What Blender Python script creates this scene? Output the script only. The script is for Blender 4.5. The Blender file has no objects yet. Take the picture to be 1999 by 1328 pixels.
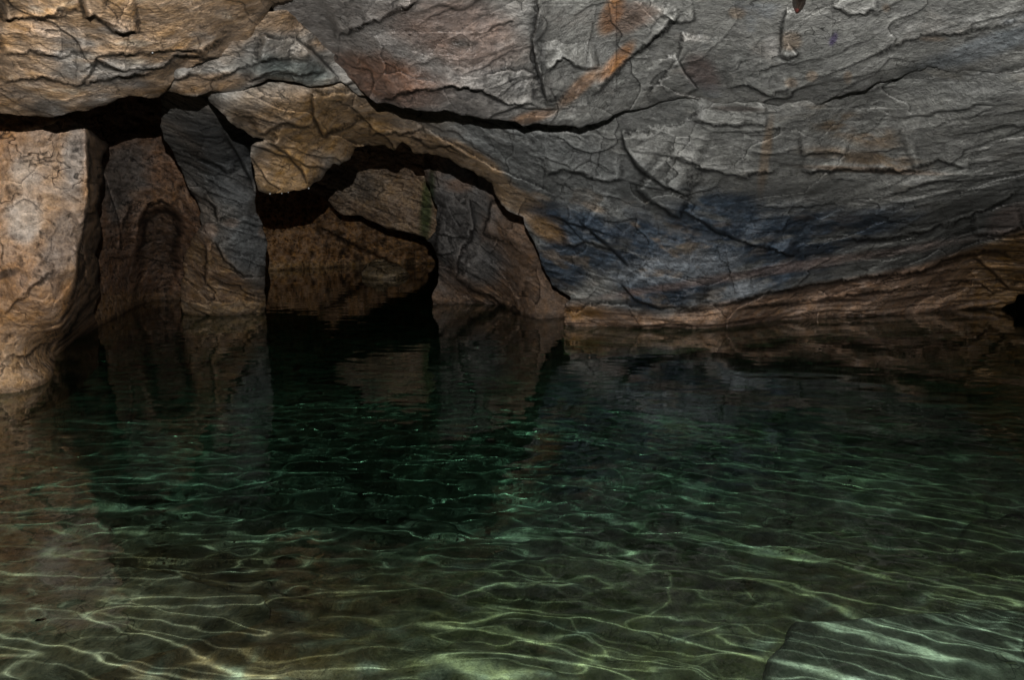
import bpy, math, random
import numpy as np

# ---------------------------------------------------------------- scene basics
S = bpy.context.scene
COL = S.collection
RNG = np.random.default_rng(7)
W_SRC, H_SRC, FPX = 1999.0, 1328.0, 1570.0
CX, CY = W_SRC / 2, H_SRC / 2
CAM_H = 1.5
PITCH = math.radians(9.3)
CAM = np.array([0.0, 0.0, CAM_H])
FAR = .90
SCARP = 2.3
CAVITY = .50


def ray(px, py):
    """world direction through a point of the picture, scaled so that its y is 1"""
    a = (np.asarray(px, float) - CX) / FPX
    b = (CY - np.asarray(py, float)) / FPX
    dx = a
    dy = math.cos(PITCH) + b * math.sin(PITCH)
    dz = -math.sin(PITCH) + b * math.cos(PITCH)
    return np.stack([dx / dy, np.ones_like(dx), dz / dy], -1)


def water_y(py):
    """distance along the ground at which the water surface shows at row py"""
    d = ray(CX, py)
    return -float(-CAM_H / d[2])          # negative marks a point lying exactly on the water


# ---------------------------------------------------------------- numpy noise
_P = np.random.default_rng(11).permutation(256)
_P = np.concatenate([_P, _P, _P]).astype(np.int64)
_G = np.random.default_rng(5).normal(size=(256, 3))
_G /= np.linalg.norm(_G, axis=1)[:, None]


def perlin(x, y, z, seed=0):
    x = x + seed * 17.31; y = y + seed * 5.77; z = z + seed * 9.13
    xi = np.floor(x).astype(np.int64); yi = np.floor(y).astype(np.int64); zi = np.floor(z).astype(np.int64)
    xf = x - xi; yf = y - yi; zf = z - zi
    u = xf * xf * xf * (xf * (xf * 6 - 15) + 10)
    v = yf * yf * yf * (yf * (yf * 6 - 15) + 10)
    w = zf * zf * zf * (zf * (zf * 6 - 15) + 10)
    xi &= 255; yi &= 255; zi &= 255
    out = 0
    for i in (0, 1):
        wx = u if i else 1 - u
        for j in (0, 1):
            wy = v if j else 1 - v
            for k in (0, 1):
                wz = w if k else 1 - w
                g = _G[_P[_P[_P[(xi + i) & 255] + ((yi + j) & 255)] + ((zi + k) & 255)]]
                out = out + wx * wy * wz * (g[:, 0] * (xf - i) + g[:, 1] * (yf - j) + g[:, 2] * (zf - k))
    return out * 1.5


def fbm(x, y, z, octaves=4, seed=0, gain=0.5, lac=2.03):
    a, o, n = 1.0, 0, 0
    for i in range(octaves):
        o = o + a * perlin(x, y, z, seed + i * 3.1)
        n += a
        a *= gain; x = x * lac; y = y * lac; z = z * lac
    return o / n


def ridged(x, y, z, octaves=3, seed=0):
    a, o, n = 1.0, 0, 0
    for i in range(octaves):
        o = o + a * (1 - np.abs(perlin(x, y, z, seed + i * 2.7)) * 2)
        n += a
        a *= 0.5; x = x * 2.1; y = y * 2.1; z = z * 2.1
    return o / n


def _h2(i, j, k):
    return ((i * 374761393 + j * 668265263 + k * 982451653) % 1000003 * 7919 % 1000003) / 1000003.0


def facets(u, v, seed=0):
    """flat tilted patches with broken borders; returns (height, distance to the border, patch id 0..1)"""
    iu = np.floor(u).astype(np.int64); iv = np.floor(v).astype(np.int64)
    f1 = np.full(u.shape, 9.0); f2 = np.full(u.shape, 9.0)
    h = np.zeros(u.shape); pid = np.zeros(u.shape)
    for di in (-1, 0, 1):
        for dj in (-1, 0, 1):
            a = iu + di; b = iv + dj
            ox = u - (a + 0.15 + 0.7 * _h2(a, b, seed + 1)); oy = v - (b + 0.15 + 0.7 * _h2(a, b, seed + 2))
            d = np.hypot(ox, oy)
            hh = (_h2(a, b, seed + 3) - .5) * 1.2 * ox + (_h2(a, b, seed + 4) - .5) * 1.2 * oy + (_h2(a, b, seed + 5) - .5) * .35
            near = d < f1
            f2 = np.where(near, f1, np.minimum(f2, d))
            h = np.where(near, hh, h); pid = np.where(near, _h2(a, b, seed + 6), pid)
            f1 = np.where(near, d, f1)
    return h, f2 - f1, pid


def tri_facets(u, v, seed=0):
    """continuous surface of flat triangular patches meeting in sharp ridges and valleys, -0.5..0.5"""
    k = (u + v) * 0.36602540378
    a = u + k; b = v + k
    ia = np.floor(a).astype(np.int64); ib = np.floor(b).astype(np.int64)
    fa = a - ia; fb = b - ib
    up = fa > fb
    h00 = _h2(ia, ib, seed); h11 = _h2(ia + 1, ib + 1, seed)
    hm = np.where(up, _h2(ia + 1, ib, seed), _h2(ia, ib + 1, seed))
    hi = np.maximum(fa, fb); lo = np.minimum(fa, fb)
    return h00 * (1 - hi) + hm * (hi - lo) + h11 * lo - .5


def sstep(a, b, x):
    t = np.clip((x - a) / (b - a), 0, 1)
    return t * t * (3 - 2 * t)


def mix(c0, c1, t):
    c0 = np.asarray(c0, float); c1 = np.asarray(c1, float)
    t = np.asarray(t)[..., None]
    return c0 * (1 - t) + c1 * t


# ---------------------------------------------------------------- mesh helpers
def build_mesh(name, co, faces, mat=None, parent=None, colors=None, wet=None, smooth=True):
    me = bpy.data.meshes.new(name)
    nv = len(co)
    me.vertices.add(nv)
    me.vertices.foreach_set("co", np.asarray(co, np.float32).ravel())
    faces = np.asarray(faces, np.int32)
    nf, k = faces.shape
    me.loops.add(nf * k)
    me.loops.foreach_set("vertex_index", faces.ravel())
    me.polygons.add(nf)
    me.polygons.foreach_set("loop_start", np.arange(0, nf * k, k, dtype=np.int32))
    me.polygons.foreach_set("loop_total", np.full(nf, k, np.int32))
    me.polygons.foreach_set("use_smooth", np.full(nf, smooth, bool))
    me.update(calc_edges=True)
    me.validate()
    if colors is not None:
        at = me.attributes.new("rock_color", 'FLOAT_COLOR', 'POINT')
        c4 = np.ones((nv, 4), np.float32); c4[:, :3] = np.clip(colors, 0.002, 0.9)
        at.data.foreach_set("color", c4.ravel())
    if wet is not None:
        at = me.attributes.new("wetness", 'FLOAT', 'POINT')
        at.data.foreach_set("value", np.asarray(wet, np.float32).ravel())
    ob = bpy.data.objects.new(name, me)
    if mat:
        me.materials.append(mat)
    COL.objects.link(ob)
    if parent:
        ob.parent = parent
    return ob


def tag(o, label=None, cat=None, group=None, kind=None):
    if label: o["label"] = label
    if cat: o["category"] = cat
    if group: o["group"] = group
    if kind: o["kind"] = kind
    return o


# ---------------------------------------------------------------- materials
def nodes_of(name):
    m = bpy.data.materials.new(name); m.use_nodes = True
    nt = m.node_tree; nt.nodes.clear()
    return m, nt, nt.nodes, nt.links


def rock_material(name, angle=0.0, stretch=3.0, bump=1.0, grain=1.0, rough=0.62):
    m, nt, N, L = nodes_of(name)
    out = N.new('ShaderNodeOutputMaterial'); bs = N.new('ShaderNodeBsdfPrincipled')
    L.new(bs.outputs[0], out.inputs[0])
    geo = N.new('ShaderNodeNewGeometry')
    rot = N.new('ShaderNodeMapping'); rot.inputs['Rotation'].default_value = (0, angle, 0)
    rot.inputs['Scale'].default_value = (1, 1, 1)
    L.new(geo.outputs['Position'], rot.inputs['Vector'])
    sc = N.new('ShaderNodeMapping'); sc.inputs['Scale'].default_value = (1 / stretch, 0.6, 1.0)
    L.new(rot.outputs[0], sc.inputs['Vector'])

    def noise(scale, detail, roughn, vec, dist=0.0):
        n = N.new('ShaderNodeTexNoise'); n.inputs['Scale'].default_value = scale
        n.inputs['Detail'].default_value = detail; n.inputs['Roughness'].default_value = roughn
        n.inputs['Distortion'].default_value = dist
        L.new(vec, n.inputs['Vector']); return n

    def math_(op, a, b=None):
        n = N.new('ShaderNodeMath'); n.operation = op
        for i, v in enumerate((a, b)):
            if v is None: continue
            if isinstance(v, (int, float)): n.inputs[i].default_value = v
            else: L.new(v, n.inputs[i])
        return n.outputs[0]
    n1 = noise(20, 6, .72, sc.outputs[0], .15)
    n2 = noise(70, 3, .7, sc.outputs[0], 0)
    n3 = noise(7, 3, .65, rot.outputs[0], .2)
    col = N.new('ShaderNodeAttribute'); col.attribute_name = 'rock_color'
    wet = N.new('ShaderNodeAttribute'); wet.attribute_name = 'wetness'
    v = math_('ADD', math_('MULTIPLY', n1.outputs['Fac'], 2.3), math_('MULTIPLY', n2.outputs['Fac'], 1.5))
    v = math_('MULTIPLY', v, grain)
    v = math_('ADD', v, 1.0 - 1.90 * grain)
    v = math_('MAXIMUM', v, .22)
    dn = N.new('ShaderNodeTexNoise'); dn.inputs['Scale'].default_value = 3.5; dn.inputs['Detail'].default_value = 2; dn.inputs['Roughness'].default_value = .6
    L.new(rot.outputs[0], dn.inputs['Vector'])
    dv = N.new('ShaderNodeVectorMath'); dv.operation = 'MULTIPLY_ADD'
    L.new(dn.outputs['Color'], dv.inputs[0]); dv.inputs[1].default_value = (.5, .5, .5); L.new(sc.outputs[0], dv.inputs[2])
    crack = None
    for k_, (cs, cw, lo_) in enumerate(((4.5, .018, .49),)):
        vo = N.new('ShaderNodeTexVoronoi'); vo.feature = 'DISTANCE_TO_EDGE'; vo.inputs['Scale'].default_value = cs
        L.new(dv.outputs[0], vo.inputs['Vector'])
        mr = N.new('ShaderNodeMapRange'); mr.interpolation_type = 'SMOOTHSTEP'; mr.inputs[1].default_value = 0; mr.inputs[2].default_value = cw
        mr.inputs[3].default_value = 1; mr.inputs[4].default_value = 0; L.new(vo.outputs['Distance'], mr.inputs[0])
        gn = N.new('ShaderNodeTexNoise'); gn.inputs['Scale'].default_value = 1.7 + k_; gn.inputs['Detail'].default_value = 3
        L.new(rot.outputs[0], gn.inputs['Vector'])
        gr = N.new('ShaderNodeMapRange'); gr.interpolation_type = 'SMOOTHSTEP'; gr.inputs[1].default_value = lo_; gr.inputs[2].default_value = lo_ + .10
        L.new(gn.outputs['Fac'], gr.inputs[0])
        c_ = math_('MULTIPLY', mr.outputs[0], gr.outputs[0])
        crack = c_ if crack is None else math_('MAXIMUM', crack, c_)
    v = math_('MULTIPLY', v, math_('SUBTRACT', 1.0, math_('MULTIPLY', crack, .72)))
    hs = N.new('ShaderNodeHueSaturation')
    hs.inputs['Hue'].default_value = .5
    L.new(math_('ADD', math_('MULTIPLY', n3.outputs['Fac'], 1.1), .45), hs.inputs['Saturation'])
    L.new(v, hs.inputs['Value']); L.new(col.outputs['Color'], hs.inputs['Color'])
    L.new(hs.outputs[0], bs.inputs['Base Color'])
    r = math_('SUBTRACT', rough + .12, math_('MULTIPLY', wet.outputs['Fac'], .42))
    r = math_('ADD', r, math_('MULTIPLY', math_('SUBTRACT', n2.outputs['Fac'], .5), .3))
    L.new(r, bs.inputs['Roughness'])
    L.new(math_('ADD', math_('MULTIPLY', wet.outputs['Fac'], .45), .22), bs.inputs['Specular IOR Level'])
    b1 = N.new('ShaderNodeBump'); b1.inputs['Strength'].default_value = .6 * bump; b1.inputs['Distance'].default_value = .06
    L.new(n1.outputs['Fac'], b1.inputs['Height'])
    b2 = N.new('ShaderNodeBump'); b2.inputs['Strength'].default_value = .7 * bump; b2.inputs['Distance'].default_value = .022
    L.new(n2.outputs['Fac'], b2.inputs['Height']); L.new(b1.outputs[0], b2.inputs['Normal'])
    L.new(b2.outputs[0], bs.inputs['Normal'])
    return m


MAT_OCHRE = rock_material('ochre_schist', math.radians(-8), 2.2, .9, 1.0)
MAT_GREY = rock_material('grey_marble', math.radians(-10), 1.5, .75, 1.0, .55)
MAT_CREAM = rock_material('cream_flowstone', 0, 1.0, .8, .85)
MAT_BROWN = rock_material('brown_rock', math.radians(10), 1.5, .9, 1.0)
MAT_BED = rock_material('pool_stone', 0, 1.0, .6, .9)


# ---------------------------------------------------------------- rock builder
def densify(poly, seg=7.0, amp=3.0, seed=0, scale=26.0):
    """break up the straight edges of an outline"""
    poly = np.asarray(poly, float)
    pts = []
    for a, b in zip(poly, np.roll(poly, -1, 0)):
        n = max(1, int(np.hypot(*(b - a)) / seg))
        if max(abs(a[0] - b[0]), abs(a[1] - b[1])) > 600: n = min(n, 60)
        for i in range(n):
            pts.append(a + (b - a) * i / n)
    pts = np.array(pts)
    nrm = np.roll(pts, -1, 0) - np.roll(pts, 1, 0)
    nrm = np.stack([nrm[:, 1], -nrm[:, 0]], 1) / (np.hypot(nrm[:, 0], nrm[:, 1])[:, None] + 1e-6)
    z = np.zeros(len(pts))
    d = fbm(pts[:, 0] / scale, pts[:, 1] / scale, z + .37, 3, seed, .6) * 2.2
    return pts + nrm * (d * amp)[:, None]


def axis(lo, hi, a, b, fine, coarse):
    """grid lines: fine inside [a,b], growing coarse outside it"""
    xs = list(np.arange(max(lo, a), min(hi, b) + fine, fine))
    if lo < a:
        s, x = fine, xs[0]
        left = []
        while x > lo:
            s = min(coarse, s * 1.25); x -= s; left.append(x)
        xs = left[::-1] + xs
    if hi > b:
        s, x = fine, xs[-1]
        while x < hi:
            s = min(coarse, s * 1.25); x += s; xs.append(x)
    return np.array(xs)


def tps_fit(p, val):
    p = np.asarray(p, float) / 500.0
    n = len(p)
    d = np.hypot(p[:, None, 0] - p[None, :, 0], p[:, None, 1] - p[None, :, 1])
    K = d * d * np.log(d + 1e-9) + np.eye(n) * 2e-3
    P = np.c_[np.ones(n), p]
    A = np.zeros((n + 3, n + 3)); A[:n, :n] = K; A[:n, n:] = P; A[n:, :n] = P.T
    w = np.linalg.solve(A, np.r_[val, 0, 0, 0])

    def f(x, y):
        x = x / 500.0; y = y / 500.0
        o = w[n] + w[n + 1] * x + w[n + 2] * y
        for i in range(n):
            r2 = (x - p[i, 0]) ** 2 + (y - p[i, 1]) ** 2
            o = o + w[i] * 0.5 * r2 * np.log(r2 + 1e-12)
        return o
    return f


def seg_dist(px, py, line):
    """distance, signed side (+ = below for a left-to-right line), position 0..1 along a polyline"""
    line = np.asarray(line, float)
    best = np.full(px.shape, 1e9); side = np.zeros(px.shape); pos = np.zeros(px.shape)
    L = np.r_[0, np.cumsum(np.hypot(*np.diff(line, axis=0).T))]
    for i in range(len(line) - 1):
        a, b = line[i], line[i + 1]
        d = b - a; l2 = d @ d
        t = np.clip(((px - a[0]) * d[0] + (py - a[1]) * d[1]) / l2, 0, 1)
        qx = px - a[0] - t * d[0]; qy = py - a[1] - t * d[1]
        dist = np.hypot(qx, qy)
        near = dist < best
        best = np.where(near, dist, best)
        side = np.where(near, np.sign(d[0] * (py - a[1]) - d[1] * (px - a[0])), side)
        pos = np.where(near, (L[i] + t * (L[i + 1] - L[i])) / L[-1], pos)
    return best, side, pos


def inside_mask(xs, ys, poly):
    a = poly; b = np.roll(poly, -1, 0)
    M = np.zeros((len(ys), len(xs)), bool)
    for r, y in enumerate(ys):
        hit = (a[:, 1] > y) != (b[:, 1] > y)
        if not hit.any(): continue
        aa, bb = a[hit], b[hit]
        cx = np.sort(aa[:, 0] + (y - aa[:, 1]) / (bb[:, 1] - aa[:, 1]) * (bb[:, 0] - aa[:, 0]))
        M[r] = np.searchsorted(cx, xs) % 2 == 1
    return M


PLACED = {}


class Rock:
    pass


def rock(name, outline, depth, mat, paint, step=2.1, amp=3.0, seed=1, strata=0.0, relief=None,
         scarps=(), bend=None, rim=0.12, back=1.2, edit=None, coarse=22.0, keep_back=True, seg=6.0, scale=26.0):
    """one rock: its face is a sheet with real relief bounded by the outline, its sides run back from the edge.
    depth: (px, py, metres) control points of the face; paint(R) gives colour and wetness per vertex"""
    poly = densify(outline, seg, amp, seed, scale)
    lo, hi = poly.min(0), poly.max(0)
    xs = axis(lo[0] - 3, hi[0] + 3, -30, 2029, step, coarse)
    ys = axis(lo[1] - 3, hi[1] + 3, -25, 780, step, coarse)
    M = inside_mask(xs, ys, poly)
    any4 = M[:-1, :-1] | M[1:, :-1] | M[:-1, 1:] | M[1:, 1:]
    nx = len(xs)
    r, c = np.nonzero(any4)
    quads = np.stack([r * nx + c, (r + 1) * nx + c, (r + 1) * nx + c + 1, r * nx + c + 1], 1)
    used = np.unique(quads)
    remap = np.full(len(ys) * nx, -1, np.int64); remap[used] = np.arange(len(used))
    quads = remap[quads]
    gx, gy = np.meshgrid(xs, ys)
    px = gx.ravel()[used]; py = gy.ravel()[used]; ins = M.ravel()[used]
    # pull the outer corners onto the outline
    oi = np.nonzero(~ins)[0]
    a = poly; b = np.roll(poly, -1, 0)
    for s in range(0, len(oi), 600):
        ii = oi[s:s + 600]
        X = px[ii][:, None]; Y = py[ii][:, None]
        d = b - a
        t = np.clip(((X - a[:, 0]) * d[:, 0] + (Y - a[:, 1]) * d[:, 1]) / ((d ** 2).sum(1) + 1e-9), 0, 1)
        qx = a[:, 0] + t * d[:, 0]; qy = a[:, 1] + t * d[:, 1]
        k = np.argmin((X - qx) ** 2 + (Y - qy) ** 2, 1)
        px[ii] = qx[np.arange(len(ii)), k]; py[ii] = qy[np.arange(len(ii)), k]
    # distance to the outline in pixels
    ed = np.full(px.shape, 1e9)
    for s in range(0, len(px), 4000):
        ed[s:s + 4000] = np.sqrt(((px[s:s + 4000, None] - poly[None, :, 0]) ** 2 + (py[s:s + 4000, None] - poly[None, :, 1]) ** 2).min(1))
    ed[~ins] = 0
    R = Rock(); R.px, R.py, R.ed = px, py, ed
    dp = np.array([(a_, b_, -c_ if c_ < 0 else (c_ if c_ < 6 else 6 + (c_ - 6) * FAR)) for a_, b_, c_ in depth], float)
    inv = tps_fit(dp[:, :2], 1.0 / dp[:, 2])
    Y0 = 1.0 / np.clip(inv(px, py), 1 / 40.0, 1 / 1.6)
    d = ray(px, py)
    p = CAM + d * Y0[:, None]
    R.p = p; R.Y = Y0
    ca, sa = math.cos(strata), math.sin(strata)
    R.u = p[:, 0] * ca + p[:, 2] * sa; R.v = -p[:, 0] * sa + p[:, 2] * ca; R.w = p[:, 1]
    if bend: R.u = p[:, 0]; R.v = p[:, 2] - bend(p[:, 0])
    R.cav = np.zeros(px.shape); R.pid = np.zeros(px.shape)
    h = np.zeros(px.shape)
    if relief: h = h + relief(R)
    for line, am, dec, *rest in scarps:
        # a ledge: one side stands proud and fades away from the line
        x0, y0 = np.min(line, 0) - 3 * dec; x1, y1 = np.max(line, 0) + 3 * dec
        sel = np.nonzero((px > x0) & (px < x1) & (py > y0) & (py < y1))[0]
        if not len(sel): continue
        wob = fbm(px[sel] / 26., py[sel] / 26., np.full(len(sel), .5), 4, seed + 40, .62) * 12
        dist, sd, pos = seg_dist(px[sel] + wob * .6, py[sel] + wob, line)
        flat = seg_dist(px[sel], py[sel], line)[0]
        sg = dist * sd * (1 if am > 0 else -1)
        tap = sstep(0, .12, pos) * sstep(1, .88, pos) * np.clip(.85 + .9 * perlin(pos * np.hypot(*np.diff(np.asarray(line, float), axis=0).T).sum() / 60., np.full(len(sel), .7), np.full(len(sel), .2), seed + 44), .15, 1.25)
        wd = np.clip(3.2 + 7 * perlin(px[sel] / 40., py[sel] / 40., np.full(len(sel), .9), seed + 47), 1.2, 8)
        up = sstep(wd, -wd, sg) * np.exp(-flat / dec)
        h[sel] += SCARP * abs(am) * up * tap
        R.cav[sel] = np.maximum(R.cav[sel], np.exp(-(np.maximum(sg - .3 * wd, -(sg - .3 * wd) * 1.5) / (.9 + .35 * wd)) ** 2) * np.clip(tap, 0, 1) * (rest[0] if rest else .8) * .75)  # crease shadow along the ledge line, painted as darker colour
    if edit: h = h + edit(R)
    # silt plus occlusion shade painted into hollows, edges are worn pale
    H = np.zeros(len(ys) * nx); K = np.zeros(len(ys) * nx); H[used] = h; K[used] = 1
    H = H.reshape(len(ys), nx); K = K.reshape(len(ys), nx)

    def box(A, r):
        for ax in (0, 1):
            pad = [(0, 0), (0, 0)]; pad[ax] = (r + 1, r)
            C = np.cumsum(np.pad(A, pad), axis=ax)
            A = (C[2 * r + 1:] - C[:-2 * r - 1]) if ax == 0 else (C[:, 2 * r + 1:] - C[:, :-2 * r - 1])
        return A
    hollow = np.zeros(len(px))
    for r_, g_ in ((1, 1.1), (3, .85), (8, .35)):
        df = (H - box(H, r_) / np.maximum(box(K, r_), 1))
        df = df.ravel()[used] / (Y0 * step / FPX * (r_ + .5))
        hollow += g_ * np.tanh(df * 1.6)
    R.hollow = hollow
    if rim > 0:
        dm = ed * Y0 / FPX
        rim = rim * np.clip(1.1 + 3.2 * perlin(px / 45., py / 45., np.full(len(px), .4), seed + 48), .35, 3.2)
        tt = np.clip(1 - dm / rim, 0, 1)
        h = h - rim * .9 * (1 - np.sqrt(np.clip(1 - tt * tt, 0, 1)))
    R.h = h
    co = p - d * h[:, None]
    colr, wet = paint(R)
    PLACED[name] = (px, py, co)
    colr = colr * np.clip(1 + CAVITY * hollow, .22, 1.32)[:, None] * (1 - .8 * np.clip(R.cav, 0, 1))[:, None]  # shade of hollows and creases put into the colour along with dirt
    # damp, stained band where the rock enters the water, drowned rock below it
    zz = co[:, 2]; nz = fbm(p[:, 0] * 2.5, p[:, 2] * 2.5, p[:, 1] * 2.5, 3, seed + 33)
    damp = sstep(.075 + .10 * nz, .02, zz)
    colr = colr * (1 - .5 * damp)[:, None]; wet = np.maximum(wet, .7 * damp)
    colr = np.where((zz < -.02)[:, None], colr * np.array([.8, .95, .8]), colr)
    # sides
    e = np.concatenate([quads[:, [0, 1]], quads[:, [1, 2]], quads[:, [2, 3]], quads[:, [3, 0]]])
    key = np.sort(e, 1); key = key[:, 0] * len(px) + key[:, 1]
    _, idx, cnt = np.unique(key, return_index=True, return_counts=True)
    be = e[idx[cnt == 1]]
    bv = np.unique(be)
    n0 = len(px); allco = [co]; allq = [quads]; allc = [colr]; allw = [wet]
    prev = np.full(n0, -1, np.int64); prev[bv] = bv
    cen = np.array([np.mean(px), np.mean(py)])
    for k in range(1, 5):
        f = (k / 4.0) ** 1.3 * back
        nn = perlin(px[bv] / 14, py[bv] / 14, np.full(len(bv), k * .9), seed + k)
        pos = co[bv] + d[bv] * (f * (1 + .25 * nn))[:, None]
        base = n0 + (k - 1) * len(bv)
        nxt = np.full(n0, -1, np.int64); nxt[bv] = base + np.arange(len(bv))
        allco.append(pos); allc.append(colr[bv] * .8); allw.append(wet[bv])
        allq.append(np.stack([prev[be[:, 1]], prev[be[:, 0]], nxt[be[:, 0]], nxt[be[:, 1]]], 1))
        prev = nxt
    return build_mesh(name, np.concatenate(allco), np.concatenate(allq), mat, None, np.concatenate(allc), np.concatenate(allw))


# ---------------------------------------------------------------- relief recipes
def shaken(u, v, w, size, seed, k=.45):
    """coordinates pushed about by less than one patch, so that patches stay angular"""
    f = 1 / (size * 1.5)
    return (u + size * k * fbm(u * f, v * f, w * f, 3, seed, .6), v + size * k * .6 * fbm(u * f, v * f, w * f, 3, seed + 5, .6))


def layers(R, h, u, v, w, a, seed, sizes, run):
    """thin broken beds: each stands proud at its foot and ends in a sharp downward step"""
    for i, (lm, am, lo) in enumerate(sizes):
        vv = v + lm * .9 * fbm(u / (lm * 4), v / (lm * 2.5), w / (lm * 4), 4, seed + 7 + i, .55)
        s = vv / lm
        fl = np.floor(s); fr = s - fl
        gate = np.clip(lo + 2.2 * perlin(u / (lm * run), fl * 1.71, w / (lm * run), seed + 10 + i), 0, 1)
        h = h + a * am * (1 - fr) ** 1.4 * sstep(0, .06, fr) * gate
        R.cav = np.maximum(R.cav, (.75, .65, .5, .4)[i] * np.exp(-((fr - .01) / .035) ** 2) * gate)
    return h


def relief_schist(R, seed=0, a=1.0, big=.10):
    """layered rock: broken terraces along the strata"""
    u, v, w = R.u, R.v, R.w
    v = v + .10 * fbm(u * .7, v * .8, w * .7, 3, seed + 2)
    h = big * fbm(u * .8, v * 1.1, w * .8, 3, seed + 4)
    for k, (su, sv, am) in enumerate(((1.2, .42, .17), (.46, .15, .060), (.17, .055, .026), (.07, .024, .012))):
        uu, vv = shaken(u, v * su / sv, w, su, seed + 50 + k)
        h = h + a * am * tri_facets(uu / su, vv / su, seed + 81 + k)
    uu, vv = shaken(u, v * 2, w, .40, seed + 61)
    hf, bd, pid = facets(uu / .40, vv / .40, seed + 21); R.pid = pid
    h = h + a * .055 * hf
    uu, vv = shaken(u, v * 2.4, w, .14, seed + 63)
    hf2, bd2, _ = facets(uu / .14, vv / .14, seed + 31)
    h = h + a * .020 * hf2
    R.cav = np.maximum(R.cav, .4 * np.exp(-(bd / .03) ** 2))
    h = layers(R, h, u, v, w, a, seed, ((.26, .085, .05), (.11, .040, .0), (.045, .016, -.05)), 4.5)
    h = h + a * .014 * fbm(u * 10, v * 26, w * 10, 5, seed + 41, .72)
    return h


def relief_massive(R, seed=0, a=1.0, big=.16, cell=.9, fine=1.0):
    """massive rock: big flat faces, fractured parts, a few cracks and thin beds"""
    u, v, w = R.u, R.v, R.w
    h = big * fbm(u * .55, v * .9, w * .5, 3, seed + 4)
    patch = sstep(-.12, .22, fbm(u * .7, v * .9, w * .7, 4, seed + 90))     # some parts broken, some smooth
    for k, (su, sv, am) in enumerate(((1.5, .80, .42), (.62, .25, .12), (.25, .095, .050), (.10, .040, .022), (.045, .020, .010))):
        uu, vv = shaken(u, v * su / sv, w, su * cell, seed + 50 + k)
        g = 1 if k == 0 else .35 + .65 * patch
        h = h + a * am * g * cell * tri_facets(uu / (su * cell), vv / (su * cell), seed + 81 + k)
    uu, vv = shaken(u, v * 1.7, w, .8 * cell, seed + 61, .6)
    hf, bd, pid = facets(uu / (.8 * cell), vv / (.8 * cell), seed + 21); R.pid = pid
    h = h + a * .085 * hf
    uu, vv = shaken(u, v * 1.8, w, .28 * cell, seed + 63, .6)
    hg, be, _ = facets(uu / (.28 * cell), vv / (.28 * cell), seed + 31)
    h = h + a * .035 * hg * (.25 + .75 * patch)
    g1 = sstep(-.05, .2, fbm(u * .9, v * .9, w, 3, seed + 64)); g2 = sstep(.0, .2, fbm(u * 1.4, v * 1.4, w, 3, seed + 65))
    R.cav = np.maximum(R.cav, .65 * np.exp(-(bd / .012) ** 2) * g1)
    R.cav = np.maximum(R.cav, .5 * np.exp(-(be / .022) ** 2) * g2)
    h = layers(R, h, u, v, w, a * .9, seed, ((.30, .085, -.3), (.12, .040, -.15), (.05, .016, -.15)), 4.0)
    h = h + a * .016 * fine * (.5 + .8 * patch) * fbm(u * 8, v * 15, w * 8, 5, seed + 41, .72)
    return h


def relief_smooth(R, seed=0, a=1.0, big=.10):
    """weathered rock: knobs, pits and broken faces"""
    u, v, w = R.u, R.v, R.w
    h = big * fbm(u * .7, v * .7, w * .7, 3, seed)
    for k, (su, am) in enumerate(((.60, .13), (.26, .080), (.11, .040), (.05, .018))):
        uu, vv = shaken(u, v * 1.15, w, su, seed + 50 + k)
        h = h + a * am * tri_facets(uu / su, vv / su, seed + 81 + k)
    uu, vv = shaken(u, v * 1.2, w, .3, seed + 61, .6)
    hf, bd, pid = facets(uu / .3, vv / .3, seed + 3); R.pid = pid
    h = h + a * .050 * hf
    R.cav = np.maximum(R.cav, .4 * np.exp(-(bd / .03) ** 2) * sstep(-.1, .2, fbm(u * 1.5, v * 1.5, w, 3, seed + 64)))
    pit = np.clip(fbm(u * 8, v * 7, w * 8, 4, seed + 91, .6) - .16, 0, 1)
    h = h - a * .10 * pit; R.cav = np.maximum(R.cav, np.clip(pit * 1.6, 0, .4))
    n = fbm(u * 2.2, v * 3, w * 2, 4, seed + 61, .6)
    cr = np.exp(-(n / .018) ** 2) * sstep(.05, .3, perlin(u * 2, v * 2, w * 2, seed + 62))
    h = h - a * .035 * cr; R.cav = np.maximum(R.cav, .7 * cr)
    h = h + a * .020 * fbm(u * 9, v * 9, w * 9, 5, seed + 11, .72)
    return h


def blob(R, cx, cy, rx, ry, rot=0.0, soft=.45, wob=.35, seed=0):
    """soft stain on the rock with a ragged border"""
    c, s = math.cos(math.radians(rot)), math.sin(math.radians(rot))
    x = R.px - cx; y = R.py - cy
    a = (x * c + y * s) / rx; b = (-x * s + y * c) / ry
    d = np.hypot(a, b) + wob * 1.6 * fbm(R.u * 2.6, R.v * 4.2, R.w * 2, 4, seed + 50, .6)
    return sstep(1 + soft, 1 - soft, d)


def stain(R, su, sv, lo, hi, seed):
    return sstep(lo, hi, fbm(R.u * su, R.v * sv, R.w * su, 4, seed, .58))
#@@ROCKS
# ---------------------------------------------------------------- paints (albedo, wetness)
TAN = (.335, .235, .152); OCHRE = (.39, .22, .09); GREY = (.278, .280, .265); BLUE = (.040, .057, .082)
CREAM = (.56, .43, .32); RUST = (.42, .18, .06); UMBER = (.17, .105, .06); SLATE = (.13, .14, .145); PINK = (.40, .27, .20)


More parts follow.
